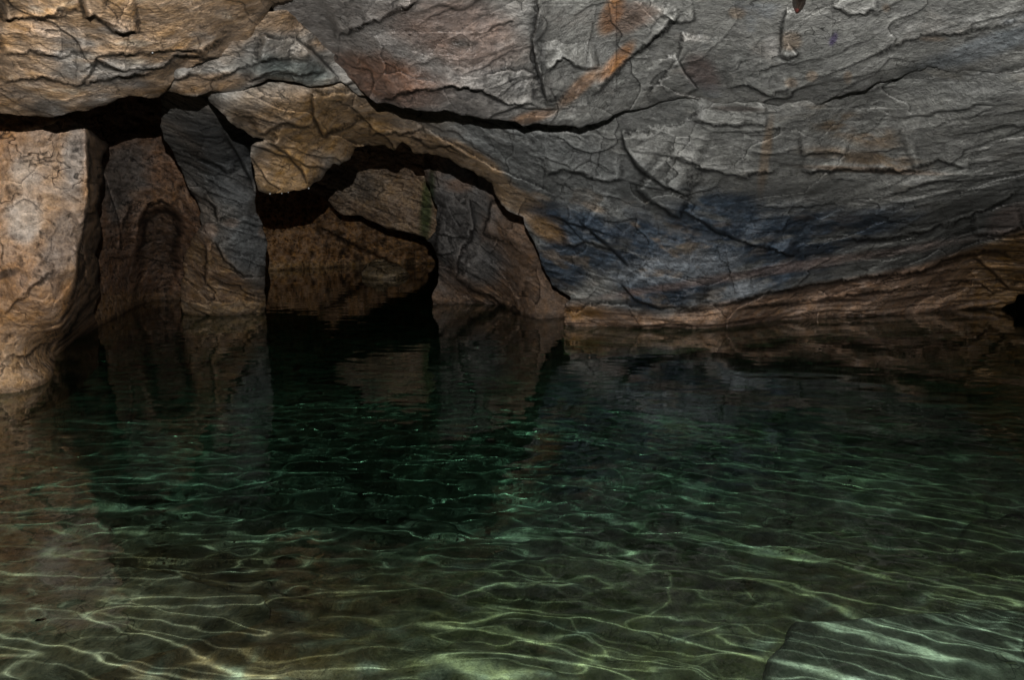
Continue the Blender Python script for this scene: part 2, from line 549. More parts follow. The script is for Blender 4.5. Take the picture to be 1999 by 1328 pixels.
def paint_ledge(R):
    n1 = fbm(R.u * 1.2, R.v * 5, R.w * 1.2, 4, 3); n2 = fbm(R.u * 3, R.v * 9, R.w * 3, 4, 8)
    c = mix(TAN, (.36, .225, .115), sstep(-.02, .45, n1 + .5 * n2))
    c = mix(c, OCHRE, .7 * sstep(.12, .4, n2))
    c = mix(c, (.27, .25, .225), sstep(.05, .4, -n1 + .55 * n2))
    c = mix(c, (.47, .40, .31), .7 * stain(R, 4, 12, .22, .5, 14))
    c = mix(c, (.13, .10, .075), .6 * stain(R, 3, 10, .2, .55, 17))
    c = c * (1 + .35 * (R.pid - .5))[:, None]
    c = mix(c, (.05, .035, .02), .75 * blob(R, -10, 5, 70, 45, -12))
    return c, .22 + .3 * stain(R, 5, 9, .1, .4, 19)


def paint_facet(R):
    n1 = fbm(R.u * 1.6, R.v * 4, R.w * 1.2, 4, 23)
    c = mix((.24, .23, .21), TAN, sstep(-.1, .3, n1))
    c = mix(c, (.13, .155, .15), .85 * blob(R, 570, 135, 75, 30, 10, seed=2))
    c = mix(c, (.36, .33, .29), .7 * blob(R, 565, 95, 38, 22, 0, seed=3))
    c = mix(c, OCHRE, .5 * blob(R, 560, 40, 60, 30, 0, seed=4))
    c = mix(c, OCHRE, .55 * blob(R, 400, 165, 80, 18, -5, seed=5))
    return c * (1 + .3 * (R.pid - .5))[:, None], .25 + 0 * n1


def paint_roof(R):
    n1 = fbm(R.u * 1.0, R.v * 1.8, R.w, 4, 31); n2 = fbm(R.u * 3, R.v * 5, R.w * 3, 4, 33)
    c = mix(GREY, (.218, .222, .212), sstep(-.2, .3, n1))
    c = mix(c, (.30, .29, .27), .8 * stain(R, 2.5, 4.5, .15, .45, 35))
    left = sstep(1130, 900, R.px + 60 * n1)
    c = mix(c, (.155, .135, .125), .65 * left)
    c = mix(c, (.155, .088, .060), .85 * blob(R, 740, 150, 130, 42, 14, seed=2))
    c = mix(c, (.17, .11, .085), .6 * blob(R, 900, 60, 120, 60, 20, seed=5))
    c = mix(c, (.045, .045, .042), .75 * blob(R, 930, 105, 120, 26, 12, seed=3) * sstep(-.15, .25, n2))
    c = mix(c, (.37, .36, .34), .75 * blob(R, 1015, 168, 55, 32, 0, seed=6, wob=.15) * sstep(-.35, .1, n2))
    c = mix(c, (.03, .03, .03), .8 * blob(R, 1010, 165, 50, 30, 0, seed=6) * sstep(.05, .3, fbm(R.u * 16, R.v * 7, R.w * 9, 3, 77)))
    for k, (x, y, a, b, r) in enumerate(((1195, 25, 18, 40, 25), (1205, 118, 48, 13, -48), (1130, 170, 50, 13, -42), (1040, 228, 42, 11, -14))):
        c = mix(c, (.42, .215, .10) if k < 2 else (.36, .23, .15), .85 * blob(R, x, y, a, b, r, seed=8 + k, wob=.2))
    c = mix(c, (.20, .115, .075), .6 * blob(R, 1225, 40, 50, 30, -20, seed=12, wob=.6))
    c = mix(c, (.15, .105, .095), .7 * blob(R, 1372, 140, 40, 26, 40, seed=13))
    for k, (x, y, a, b) in enumerate(((1440, 25, 14, 9), (1545, 160, 12, 10), (1585, 148, 10, 10), (1655, 150, 9, 13), (1545, 80, 20, 16), (1730, 15, 9, 9), (1815, 75, 30, 6))):
        c = mix(c, (.29, .20, .125), .45 * blob(R, x, y, a, b, 0, seed=60 + k, wob=.5))
    c = mix(c, (.20, .235, .265), .6 * blob(R, 1930, 90, 160, 20, -17, seed=16))
    c = mix(c, (.20, .225, .25), .6 * stain(R, 1.5, 3.2, .2, .4, 37) * sstep(1250, 1500, R.px))
    c = mix(c, (.085, .065, .15), .85 * blob(R, 1627, 76, 6, 13, 25, seed=17, wob=.15))
    c = mix(c, (.43, .42, .40), .7 * blob(R, 1510, 85, 16, 18, 0, seed=18, wob=.1))
    c = mix(c, (.08, .082, .08), .75 * blob(R, 1052, 95, 15, 90, -8, seed=19, wob=.12))
    c = c * (1 + .22 * (R.pid - .5))[:, None]
    wet = .25 + .75 * np.maximum(blob(R, 800, 80, 170, 75, 12, seed=20), np.maximum(.9 * blob(R, 1110, 60, 50, 50, 0, seed=21), .9 * blob(R, 1180, 180, 40, 60, 30, seed=22)))
    wet = np.maximum(wet, .8 * blob(R, 740, 15, 120, 25, 0, seed=23))
    return c, wet


def paint_wall(R):
    n1 = fbm(R.u * 1.0, R.v * 1.8, R.w, 4, 131); n2 = fbm(R.u * 3, R.v * 6, R.w * 3, 4, 133)
    c = mix((.295, .298, .282), (.218, .223, .214), sstep(-.2, .3, n1))
    c = mix(c, (.32, .31, .28), .7 * stain(R, 2.2, 4.5, .18, .45, 135))
    c = mix(c, (.175, .186, .186), .7 * blob(R, 1080, 330, 240, 75, 16, seed=1))
    c = mix(c, (.175, .18, .172), .5 * blob(R, 1880, 400, 160, 70, -25, seed=2))
    # warm rock of the arch and the boss
    arch = np.maximum(blob(R, 640, 240, 195, 78, 4, seed=3, wob=.18), blob(R, 560, 330, 80, 70, 0, seed=4, wob=.1))
    d, sd, pos = seg_dist(R.px, R.py, [(690, 270), (790, 280), (880, 300), (945, 335), (985, 375), (1030, 405), (1060, 430)])
    arch = np.maximum(arch, sstep(36, 20, d + 10 * n2 + 14 * (pos - .6)))
    warm = mix((.30, .195, .10), (.24, .17, .11), sstep(-.2, .3, n1)); warm = mix(warm, (.32, .20, .09), .7 * blob(R, 570, 335, 45, 55, 20, seed=5))
    warm = mix(warm, (.36, .26, .17), sstep(800, 1000, R.px))
    c = mix(c, warm, arch)
    # blue black patches
    bl = np.maximum(blob(R, 1400, 430, 95, 52, 0, seed=6), blob(R, 1480, 485, 175, 78, -8, seed=7))
    bl = np.maximum(bl, blob(R, 1290, 560, 90, 48, 0, seed=8)); bl = np.maximum(bl, .95 * blob(R, 1150, 470, 120, 50, 25, seed=9))
    bl = np.maximum(bl, .85 * blob(R, 1260, 485, 130, 55, 8, seed=30)); bl = np.maximum(bl, .9 * blob(R, 1090, 520, 55, 42, 20, seed=10)); bl = np.maximum(bl, .8 * blob(R, 1640, 450, 130, 32, -14, seed=11))
    sw = fbm(R.u * 1.1 + .8 * n1, R.v * 4.2 + .8 * n1, R.w, 4, 140)
    patt = .25 + .75 * sstep(-.32, -.06, sw + .3 * n2)
    tone = mix(BLUE, (.088, .118, .156), sstep(-.25, .35, n2))
    c = mix(c, tone, np.clip(bl * 1.25, 0, 1) * patt * .97)
    c = mix(c, (.30, .335, .37), .85 * np.maximum(blob(R, 1330, 522, 125, 28, -8, seed=12), blob(R, 1440, 570, 50, 20, -10, seed=13)))
    c = mix(c, (.30, .225, .15), .55 * sstep(.12, .3, fbm(R.u * 2.1, R.v * 4, R.w * 2, 4, 143)) * np.maximum(blob(R, 1230, 500, 210, 100, 10, seed=14), bl * .4))
    c = mix(c, (.38, .23, .10), .85 * blob(R, 1065, 447, 42, 17, 32, seed=15, wob=.2))
    c = mix(c, (.40, .33, .26), .7 * np.maximum(blob(R, 1055, 383, 20, 6, 20, seed=16, wob=.1), blob(R, 1160, 405, 22, 7, 20, seed=17, wob=.1)))
    # ochre veins on the right
    c = mix(c, (.235, .165, .10), .75 * np.maximum(blob(R, 1660, 250, 90, 26, 18, seed=18), blob(R, 1690, 310, 110, 16, 8, seed=19)) * sstep(-.25, .1, n2))
    c = mix(c, (.23, .155, .10), .7 * blob(R, 1700, 332, 130, 6, 3, seed=20, wob=.2))
    c = mix(c, (.28, .20, .13), .6 * blob(R, 1495, 300, 10, 75, 8, seed=21))
    c = mix(c, (.06, .05, .045), .85 * blob(R, 1440, 212, 55, 6, 2, seed=22, wob=.1))
    # brown foot along the water
    foot = np.interp(R.px, [1060, 1120, 1300, 1450, 1600, 1800, 2000, 2300], [590, 590, 612, 590, 556, 520, 446, 400])
    f = sstep(-10, 14, R.py - foot + 16 * n1)
    br = mix((.56, .38, .265), (.36, .24, .17), sstep(-.2, .3, n1 + n2)); br = mix(br, (.31, .19, .085), .9 * sstep(1800, 1950, R.px))
    br = mix(br, (.40, .22, .08), .85 * blob(R, 1135, 610, 40, 14, 0, seed=23, wob=.2))
    br = mix(br, (.33, .24, .19), .6 * stain(R, 2, 8, .15, .4, 147))
    c = mix(c, br, f)
    c = mix(c, (.34, .25, .215), .55 * blob(R, 1560, 520, 420, 9, -9, seed=24))
    c = mix(c, (.36, .28, .25), .6 * blob(R, 1975, 425, 50, 22, -25, seed=25))
    c = c * (1 + .22 * (R.pid - .5))[:, None]
    wet = np.maximum(.62 * np.clip(bl, 0, 1), .28) + .5 * np.maximum(blob(R, 1400, 270, 50, 35, 0, seed=26), blob(R, 1330, 530, 130, 60, -8, seed=27)) + .2 * f
    return c, wet


def paint_pillar(R):
    n1 = fbm(R.u * 1.3, R.v * 1.3, R.w * 1.3, 4, 51); n2 = fbm(R.u * 4, R.v * 4, R.w * 4, 4, 53)
    c = mix((.52, .33, .195), (.41, .24, .13), sstep(-.25, .3, n1 + .4 * n2))
    c = mix(c, (.66, .58, .50), .8 * np.maximum(blob(R, 48, 340, 26, 30, 0, seed=2), blob(R, 48, 425, 34, 44, 0, seed=3)))
    c = mix(c, (.55, .43, .33), .6 * blob(R, 90, 330, 75, 80, 0, seed=4))
    c = mix(c, (.40, .37, .34), .75 * blob(R, 145, 300, 24, 75, 5, seed=5))
    c = mix(c, (.30, .275, .25), .6 * blob(R, 120, 480, 40, 90, 25, seed=6))
    c = mix(c, (.05, .04, .035), .8 * blob(R, 10, 535, 26, 8, -15, seed=7) )
    c = mix(c, (.07, .055, .045), .5 * blob(R, 35, 462, 14, 6, 0, seed=8))
    c = mix(c, (.40, .255, .14), .6 * sstep(540, 680, R.py))
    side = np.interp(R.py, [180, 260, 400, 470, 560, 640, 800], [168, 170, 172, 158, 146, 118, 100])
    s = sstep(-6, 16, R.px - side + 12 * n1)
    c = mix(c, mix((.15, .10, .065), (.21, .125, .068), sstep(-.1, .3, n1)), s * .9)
    c = mix(c, (.52, .35, .20), .6 * sstep(640, 720, R.py) * (1 - s))
    return c, .2 + .2 * stain(R, 3, 3, .1, .4, 55)


def paint_niche(R):
    n1 = fbm(R.u * 1.2, R.v * 1.4, R.w * 1.2, 4, 61); n2 = fbm(R.u * 2.2, R.v * 5, R.w * 3, 4, 63)
    c = mix((.225, .135, .085), (.17, .105, .07), sstep(-.2, .3, n1 + .5 * n2))
    c = mix(c, (.125, .115, .105), .85 * blob(R, 245, 350, 45, 85, 10, seed=2))
    c = mix(c, (.27, .165, .10), .7 * blob(R, 320, 390, 70, 25, 0, seed=3))
    c = mix(c, (.10, .068, .048), .8 * blob(R, 312, 470, 40, 70, 0, seed=4))
    c = mix(c, (.29, .18, .09), .6 * sstep(560, 585, R.py))
    return c, .25 + 0 * n1


def paint_column(R):
    n1 = fbm(R.u * 1.4, R.v * 1.8, R.w * 1.2, 4, 71); n2 = fbm(R.u * 5, R.v * 3, R.w * 3, 4, 73)
    c = mix((.175, .168, .155), (.225, .195, .165), sstep(-.2, .3, n1 + .4 * n2))
    c = mix(c, (.115, .125, .13), .8 * np.maximum(blob(R, 440, 330, 40, 100, -25, seed=1), blob(R, 475, 310, 30, 60, -20, seed=2)))
    c = mix(c, (.21, .225, .23), .85 * blob(R, 485, 475, 40, 55, 0, seed=3))
    low = sstep(-14, 22, R.py - np.interp(R.px, [350, 400, 450, 490, 520], [440, 450, 515, 560, 570]) + 20 * n1)
    c = mix(c, mix((.37, .245, .14), (.29, .19, .12), sstep(-.25, .3, n1 + n2)), low)
    c = mix(c, (.40, .30, .235), .85 * blob(R, 409, 450, 16, 14, 0, seed=4, wob=.1))
    c = mix(c, (.30, .22, .17), .6 * np.maximum(blob(R, 452, 435, 16, 9, 0, seed=5), blob(R, 512, 452, 9, 12, 0, seed=6)))
    c = mix(c, (.46, .33, .20), .75 * sstep(582, 600, R.py + 6 * n2))
    return c, .3 + .4 * blob(R, 485, 500, 40, 40, 0, seed=7)


def paint_jamb(R):
    n1 = fbm(R.u * 1.2, R.v * 1.4, R.w, 4, 81); n2 = fbm(R.u * 3, R.v * 3, R.w * 3, 4, 83)
    c = mix((.27, .185, .13), (.21, .14, .095), sstep(-.2, .3, n1 + .4 * n2))
    g = np.maximum(blob(R, 890, 420, 75, 120, 12, seed=1, wob=.25), blob(R, 935, 510, 50, 45, 0, seed=2, wob=.25))
    c = mix(c, mix((.14, .135, .13), (.19, .18, .17), sstep(-.2, .3, n2)), g)
    c = mix(c, (.30, .17, .10), .5 * blob(R, 895, 360, 30, 14, 0, seed=3))
    c = mix(c, (.31, .21, .14), .6 * sstep(560, 620, R.py))
    c = mix(c, (.045, .075, .03), .9 * blob(R, 838, 400, 9, 60, 4, seed=4, wob=.25))
    return c, .3 + 0 * n1


def paint_block(R):
    n1 = fbm(R.u * 1.0, R.v * 2.6, R.w, 4, 91); n2 = fbm(R.u * 3, R.v * 6, R.w * 2, 4, 93)
    c = mix((.46, .33, .215), (.34, .245, .17), sstep(-.2, .3, n1 + .5 * n2))
    c = mix(c, (.19, .18, .16), .6 * blob(R, 690, 360, 60, 30, 10, seed=1))
    c = mix(c, (.06, .10, .035), .85 * blob(R, 832, 410, 12, 65, 4, seed=2, wob=.25))
    return c, .25 + 0 * n1


def paint_back(R):
    n1 = fbm(R.u * 1.0, R.v * 1.2, R.w, 4, 101); n2 = fbm(R.u * 4, R.v * 4, R.w * 3, 4, 103)
    c = mix((.56, .33, .165), (.43, .255, .135), sstep(-.2, .3, n1))
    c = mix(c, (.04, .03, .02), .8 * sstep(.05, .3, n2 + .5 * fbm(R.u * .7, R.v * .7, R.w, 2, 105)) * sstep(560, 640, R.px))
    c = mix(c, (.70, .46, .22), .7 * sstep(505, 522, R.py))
    return c, .2 + 0 * n1


def paint_boulder(R):
    n1 = fbm(R.u * 1.4, R.v * 1.4, R.w, 4, 111)
    c = mix((.60, .46, .28), (.46, .35, .21), sstep(-.2, .3, n1))
    return c, .3 + 0 * n1


# ---------------------------------------------------------------- rocks


def thing(o, label, cat, group=None):
    tag(o, label, cat, group, 'thing'); return o


ledge = rock('rock_ledge', [(-380, -520), (640, -520), (580, -60), (571, 0), (545, 9), (532, 15), (522, 31), (511, 57), (500, 76), (470, 92), (430, 112), (390, 124), (350, 141),
             (335, 160), (322, 178), (310, 190), (270, 188), (232, 190), (200, 205), (165, 213), (110, 227), (60, 224), (0, 222), (-380, 236)],
             [(0, 222, 5.15), (165, 212, 5.2), (322, 178, 5.35), (-380, 230, 5.0), (0, 0, 3.9), (300, 60, 4.3), (560, 0, 4.6), (511, 57, 5.0), (-380, -500, 2.3), (600, -500, 2.7), (100, 120, 4.5), (-380, 0, 3.7)],
             MAT_OCHRE, paint_ledge, amp=4.2, scale=34, seed=2, strata=math.radians(7), rim=.10, back=2.2,
             relief=lambda R: relief_schist(R, 100, 1.05),
             scarps=[([(165, 38), (185, 32), (205, 42), (222, 60), (240, 64), (275, 60)], .07, 60),
                     ([(0, 38), (40, 34), (80, 34), (130, 18), (160, 20)], .06, 30),
                     ([(150, 140), (200, 110), (260, 104), (300, 100), (350, 98), (400, 100), (430, 80), (450, 66)], .05, 45),
                     ([(150, 175), (190, 120), (240, 135), (300, 135), (345, 110), (390, 112), (440, 110)], .05, 40),
                     ([(0, 110), (60, 100), (120, 108), (180, 95)], .04, 40), ([(0, 160), (80, 150), (150, 165), (230, 150), (310, 140)], .045, 40)])
thing(ledge, 'wide ochre and tan layered rock ledge overhanging the pale pillar at upper left', 'rock ledge')

facet = rock('rock_block', [(300, 150), (340, 120), (400, 95), (460, 60), (520, 20), (560, 20), (605, 60), (660, 110), (725, 190), (700, 186), (685, 172), (665, 159), (641, 165), (609, 171), (578, 161),
             (546, 158), (525, 153), (505, 163), (483, 172), (460, 178), (438, 181), (413, 176), (398, 184), (382, 187), (345, 183), (318, 179)],
             [(330, 178, 5.42), (400, 180, 5.52), (500, 165, 5.72), (600, 168, 5.92), (665, 160, 6.08), (720, 190, 6.2), (560, 90, 5.3), (500, 70, 5.06), (420, 110, 5.2), (540, 20, 4.84), (650, 120, 5.82)],
             MAT_OCHRE, paint_facet, amp=3.4, scale=34, seed=4, strata=math.radians(10), rim=.07, back=1.6,
             relief=lambda R: relief_schist(R, 200, .9, .06),
             scarps=[([(505, 66), (545, 78), (575, 72), (620, 112), (665, 158)], -.10, 60), ([(500, 120), (540, 112), (590, 112), (612, 108)], .05, 30),
                     ([(330, 160), (370, 142), (400, 155), (430, 148), (480, 130), (520, 110)], .05, 25), ([(480, 158), (540, 138), (590, 146), (640, 140)], .05, 25)])
thing(facet, 'grey and tan stepped rock wedge between the ochre ledge and the grey overhanging slab', 'rock')

roof = rock('rock_slab', [(560, -520), (2380, -520), (2380, 130), (1947, 143), (1859, 137), (1817, 129), (1772, 143), (1719, 161), (1677, 178), (1628, 189), (1590, 206), (1551, 208), (1502, 203), (1474, 198),
            (1439, 201), (1393, 201), (1337, 191), (1298, 196), (1245, 211), (1196, 225), (1168, 241), (1147, 242), (1130, 250), (1105, 246), (1053, 242), (1021, 247), (1004, 239), (979, 235), (923, 228),
            (867, 217), (818, 217), (772, 206), (734, 203), (716, 186), (702, 171), (676, 143), (650, 115), (613, 88), (590, 72), (574, 60), (560, 40), (540, 30), (530, 10)],
            [(560, 40, 5.15), (650, 115, 5.75), (734, 203, 5.95), (867, 217, 6.05), (1000, 238, 6.2), (1130, 248, 6.5), (1245, 210, 6.95), (1440, 200, 6.65), (1600, 206, 6.25), (1800, 135, 5.55), (1999, 143, 5.2), (2380, 130, 4.8),
             (600, 0, 4.9), (800, 0, 4.85), (1000, 0, 5.0), (1250, 0, 5.2), (1500, 0, 4.95), (1999, 0, 4.55), (600, -500, 2.7), (1000, -500, 3.0), (1500, -500, 2.9), (2380, -500, 2.6), (900, 110, 5.35), (1200, 100, 5.9), (1500, 110, 5.6)],
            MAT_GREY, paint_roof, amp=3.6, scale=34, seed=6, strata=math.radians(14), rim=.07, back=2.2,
            relief=lambda R: relief_massive(R, 300, .8, .14),
            scarps=[([(1055, -30), (1050, 30), (1040, 80), (1048, 130), (1062, 170), (1068, 212)], .16, 45),
                    ([(1065, 140), (1100, 112), (1140, 135), (1170, 130)], .08, 35), ([(740, 200), (800, 180), (880, 168), (940, 176), (990, 202), (1060, 208)], .08, 35),
                    ([(940, 150), (985, 138), (1020, 132), (1050, 150)], -.05, 30), ([(655, 75), (700, 55), (760, 25), (820, 0)], .07, 50),
                    ([(1290, 30), (1330, 45), (1360, 40)], .04, 25), ([(1315, 100), (1335, 140), (1362, 172)], -.05, 40), ([(1525, 110), (1545, 118), (1560, 105)], .05, 22), ([(1535, 10), (1530, 60), (1523, 115)], .05, 30),
                    ([(1150, 190), (1220, 120), (1300, 60), (1330, 20)], .10, 70, .2), ([(1260, 190), (1300, 150), (1330, 100), (1335, 60)], -.06, 50, .2),
                    ([(1420, 175), (1460, 165), (1500, 185), (1550, 172)], .05, 30), ([(1620, 10), (1660, 28), (1720, 22)], .04, 25), ([(1700, 110), (1800, 70), (1900, 60), (1999, 40)], .03, 40, .2)])
thing(roof, 'huge grey overhanging rock slab with glistening wet patches across the top of the cave', 'rock slab')

def wall_foot(R):
    """undercut beds along the foot of the wall"""
    foot = np.interp(R.px, [1060, 1120, 1300, 1450, 1600, 1800, 2000, 2300], [590, 590, 612, 590, 556, 520, 446, 400])
    f = sstep(-6, 10, R.py - foot)
    z = R.p[:, 2] + .05 * fbm(R.p[:, 0] * 1.1, R.p[:, 2] * 3, R.w, 4, 301, .6) - .02 * R.p[:, 0]
    h = 0
    for lm, am, sd in ((.17, .10, 1), (.07, .04, 2)):
        q = z / lm + .7 * fbm(R.p[:, 0] * .8, z, R.w, 3, 303 + sd)
        fr = q - np.floor(q); g = np.clip(.35 + 1.5 * perlin(R.p[:, 0] * 1.3, np.floor(q) * 1.7, R.w, 305 + sd), 0, 1)
        h = h + am * (1 - fr) * sstep(0, .12, fr) * g
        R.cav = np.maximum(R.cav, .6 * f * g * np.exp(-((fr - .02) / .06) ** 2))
    return f * h


wall = rock('rock_wall', [(395, 120), (1900, 60), (2380, 40), (2380, 560), (2020, 568), (1988, 573), (1980, 590), (1966, 594), (1955, 601), (1948, 640), (1925, 860), (1500, 860), (1100, 860), (1090, 700),
            (1101, 636), (1099, 616), (1102, 594), (1114, 582), (1098, 572), (1080, 558), (1066, 530), (1055, 508), (1048, 485), (1040, 462), (1030, 448), (1022, 424), (1000, 415), (987, 409), (972, 390), (958, 358), (940, 344), (902, 326), (870, 309),
            (835, 301), (811, 299), (797, 286), (786, 277), (778, 286), (770, 294), (751, 284), (720, 286), (692, 288), (684, 311), (668, 316), (662, 322), (651, 318), (630, 350), (602, 366), (574, 372), (555, 376), (536, 380), (515, 378),
            (504, 371), (497, 350), (492, 315), (488, 283), (500, 276), (525, 274), (494, 268), (455, 240), (425, 214), (405, 196)],
            [(430, 190, 5.74), (420, 130, 6.0), (520, 120, 6.5), (620, 110, 6.7), (520, 168, 5.86), (600, 175, 6.02), (480, 262, 6.5), (670, 170, 6.22), (515, 375, 7.5), (560, 310, 7.2), (600, 360, 7.6), (690, 285, 7.9), (660, 220, 7.0), (800, 290, 8.1), (900, 325, 8.3), (800, 230, 7.25), (970, 388, 8.6), (1042, 460, 9.2),
             (1080, 558, 10.1), (1101, 632, water_y(636)), (1300, 640, water_y(641)), (1450, 630, water_y(633)), (1640, 615, water_y(617)), (1800, 608, water_y(609)), (1940, 599, water_y(601)), (1900, 500, 11.4), (1600, 560, 11.1), (1300, 580, 10.1), (1330, 520, 9.5), (1250, 420, 9.0), (1130, 270, 7.45), (1000, 260, 7.4), (1245, 215, 7.02),
             (1440, 205, 6.66), (1600, 211, 6.27), (1800, 140, 5.6), (1999, 148, 5.24), (2380, 135, 4.85), (1500, 400, 8.5), (1480, 500, 9.6), (1700, 330, 7.5), (1900, 380, 7.9), (1800, 450, 9.1), (1999, 430, 8.8), (2380, 420, 7.8), (2380, 560, 11), (1400, 300, 7.6), (1650, 230, 6.7),
             (1300, 850, 9.8), (1100, 850, 10.2), (1860, 850, 11.5)],
            MAT_GREY, paint_wall, amp=3.6, scale=30, bend=lambda x: -.38 * x + .36 * np.where(x > .3, (np.logaddexp(0, (x - 1.9) * 1.6) / 1.6), 0) * 1.45, seed=8, strata=math.radians(12), rim=.13, back=1.2,
            edit=wall_foot, relief=lambda R: relief_massive(R, 400, 1.15, .2),
            scarps=[([(1215, 255), (1222, 290), (1245, 325), (1290, 360), (1345, 385)], .14, 60), ([(1240, 365), (1275, 395), (1310, 415), (1330, 425)], .10, 50),
                    ([(830, 250), (900, 290), (960, 325), (1030, 355), (1090, 385)], -.06, 40), ([(1060, 340), (1110, 330), (1160, 350), (1220, 350)], .08, 40),
                    ([(1130, 430), (1190, 480), (1230, 520)], .08, 40), ([(1330, 410), (1400, 450), (1480, 480), (1560, 500)], .08, 50), ([(1210, 550), (1240, 585), (1290, 600), (1380, 600)], .08, 30),
                    ([(1380, 600), (1440, 590), (1500, 572), (1600, 555), (1700, 540), (1800, 530), (1870, 500), (1940, 488), (1999, 508)], .16, 50), ([(1100, 612), (1180, 590), (1260, 606)], -.08, 30),
                    ([(1560, 335), (1640, 330), (1720, 332), (1800, 335)], .08, 40), ([(1560, 300), (1620, 298), (1660, 305)], .04, 20), ([(1780, 330), (1830, 310), (1900, 330)], .05, 50, .3),
                    ([(1640, 470), (1750, 460), (1850, 440), (1940, 400), (1999, 370)], .08, 50, .4), ([(1450, 600), (1600, 585), (1700, 570), (1800, 560), (1850, 560)], .06, 18), ([(1840, 560), (1880, 545), (1905, 550), (1935, 568), (1970, 568)], .07, 25),
                    ([(1900, 500), (1940, 530), (1975, 568)], .08, 25), ([(1900, 460), (1950, 455), (1999, 445)], .08, 30), ([(525, 275), (560, 300), (590, 330), (600, 360)], .06, 40, .5), ([(610, 180), (615, 230), (635, 270)], .10, 60, .3),
                    ([(500, 265), (560, 240), (615, 250)], .05, 30, .4), ([(800, 262), (840, 285), (880, 285), (920, 310)], .05, 22), ([(720, 262), (800, 258), (830, 250)], .04, 25, .5), ([(1100, 480), (1140, 470), (1200, 490)], .05, 30),
                    ([(1300, 300), (1380, 330), (1450, 345), (1520, 330)], .06, 40, .4), ([(1350, 235), (1430, 245), (1500, 240)], .05, 40, .4)])
thing(wall, 'broad grey rock wall with blue black patches arching over the opening', 'rock wall')

def pillar_side(R):
    side = np.interp(R.py, [180, 260, 400, 470, 560, 640, 800], [166, 166, 170, 156, 146, 122, 110]) + 14 * fbm(R.u * 1.5, R.v * 1.5, R.w, 4, 506, .6)
    h = -.028 * np.maximum(R.px - side, 0) * sstep(640, 520, R.py)
    # ragged flakes along the corner
    z = R.p[:, 2] * 3.2 + .8 * fbm(R.u * 2, R.v * 2, R.w, 3, 507)
    return h + .10 * np.exp(-(np.maximum(R.px - side, -(R.px - side) * .6) / 16) ** 2) * (perlin(R.u * 5, z * 1.4, R.w * 2, 508) + .2)


pillar = rock('rock_pillar', [(-380, 150), (160, 150), (168, 236), (180, 256), (192, 268), (207, 283), (204, 300), (198, 312), (201, 335), (193, 400), (197, 450), (188, 500), (192, 560), (186, 600), (192, 636), (205, 700), (205, 900), (120, 1130), (-380, 1130)],
              [(0, 768, water_y(768)), (60, 758, water_y(757)), (98, 725, water_y(738)), (104, 690, water_y(690)), (145, 664, water_y(664)), (190, 640, water_y(640)), (0, 300, 6.45), (100, 300, 6.5), (160, 300, 6.62), (198, 320, 6.9), (165, 450, 7.0), (190, 450, 7.3),
               (145, 560, 7.1), (175, 560, 7.7), (118, 640, 7.1), (150, 640, 8.6), (60, 600, 6.45), (0, 560, 6.35), (0, 180, 6.5), (160, 180, 7.0), (-380, 300, 6.3), (-380, 760, 6.2), (0, 1100, 6.2), (150, 1100, 8.0), (-380, 1100, 6.1), (100, 900, 7.1)],
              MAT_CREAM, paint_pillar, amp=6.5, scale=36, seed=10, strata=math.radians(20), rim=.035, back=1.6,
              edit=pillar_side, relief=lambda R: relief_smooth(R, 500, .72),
              scarps=[([(172, 240), (172, 400), (155, 470), (146, 560), (112, 640)], -.09, 45, .5), ([(150, 440), (185, 410), (198, 360)], .06, 25), ([(100, 690), (150, 620), (180, 560), (192, 520)], .07, 25), ([(0, 705), (50, 690), (98, 668)], .04, 30, .4),
                      ([(135, 480), (165, 500), (170, 560)], .05, 20), ([(0, 620), (60, 560), (110, 520)], .03, 30, .3)])
thing(pillar, 'pale cream and tan rock pillar at the left edge standing in the water', 'rock pillar')

def niche_hollow(R):
    wx = 20 * fbm(R.u * 1.2, R.v * 1.2, R.w, 4, 66, .6); wy = 20 * fbm(R.u * 1.2, R.v * 1.2, R.w, 4, 67, .6)
    x = R.px + wx - 312 + .10 * (R.py - 450); y = R.py + wy
    q = np.where(y < 455, np.hypot(x / 42, (y - 455) / 55), np.abs(x) / 42)
    lip = (.06 * np.exp(-((q - 1.2) / .15) ** 2) + .05 * np.exp(-((q - 1.75) / .2) ** 2)) * sstep(500, 420, R.py + .5 * x)
    return lip - .38 * sstep(1.12, .74 - .1 * sstep(440, 520, y), q) * (1 - .5 * sstep(470, 590, R.py))


niche = rock('niche_wall', [(120, 120), (430, 120), (430, 700), (300, 760), (150, 760), (150, 400)],
             [(160, 200, 10.6), (250, 200, 11.0), (400, 200, 11.4), (170, 400, 10.6), (230, 400, 11.6), (300, 350, 11.9), (400, 400, 12.0), (190, 640, water_y(640)), (230, 620, water_y(620)), (270, 597, water_y(597)), (310, 586, water_y(588)), (400, 585, water_y(588)), (190, 750, 10.1), (300, 750, 13.4), (420, 690, 13.5)],
             MAT_BROWN, paint_niche, amp=2, seed=12, strata=math.radians(5), rim=0, back=.8,
             relief=lambda R: relief_smooth(R, 600, 1.3, .16),
             edit=niche_hollow,
             scarps=[([(265, 480), (272, 430), (290, 400), (315, 390), (340, 405)], .10, 25, .5), ([(230, 500), (240, 430), (262, 400)], .08, 25, .4), ([(200, 330), (230, 420), (240, 470)], .06, 25, .4)])
thing(niche, 'dark brown rock wall with a shallow arched niche between the two left pillars', 'rock wall')

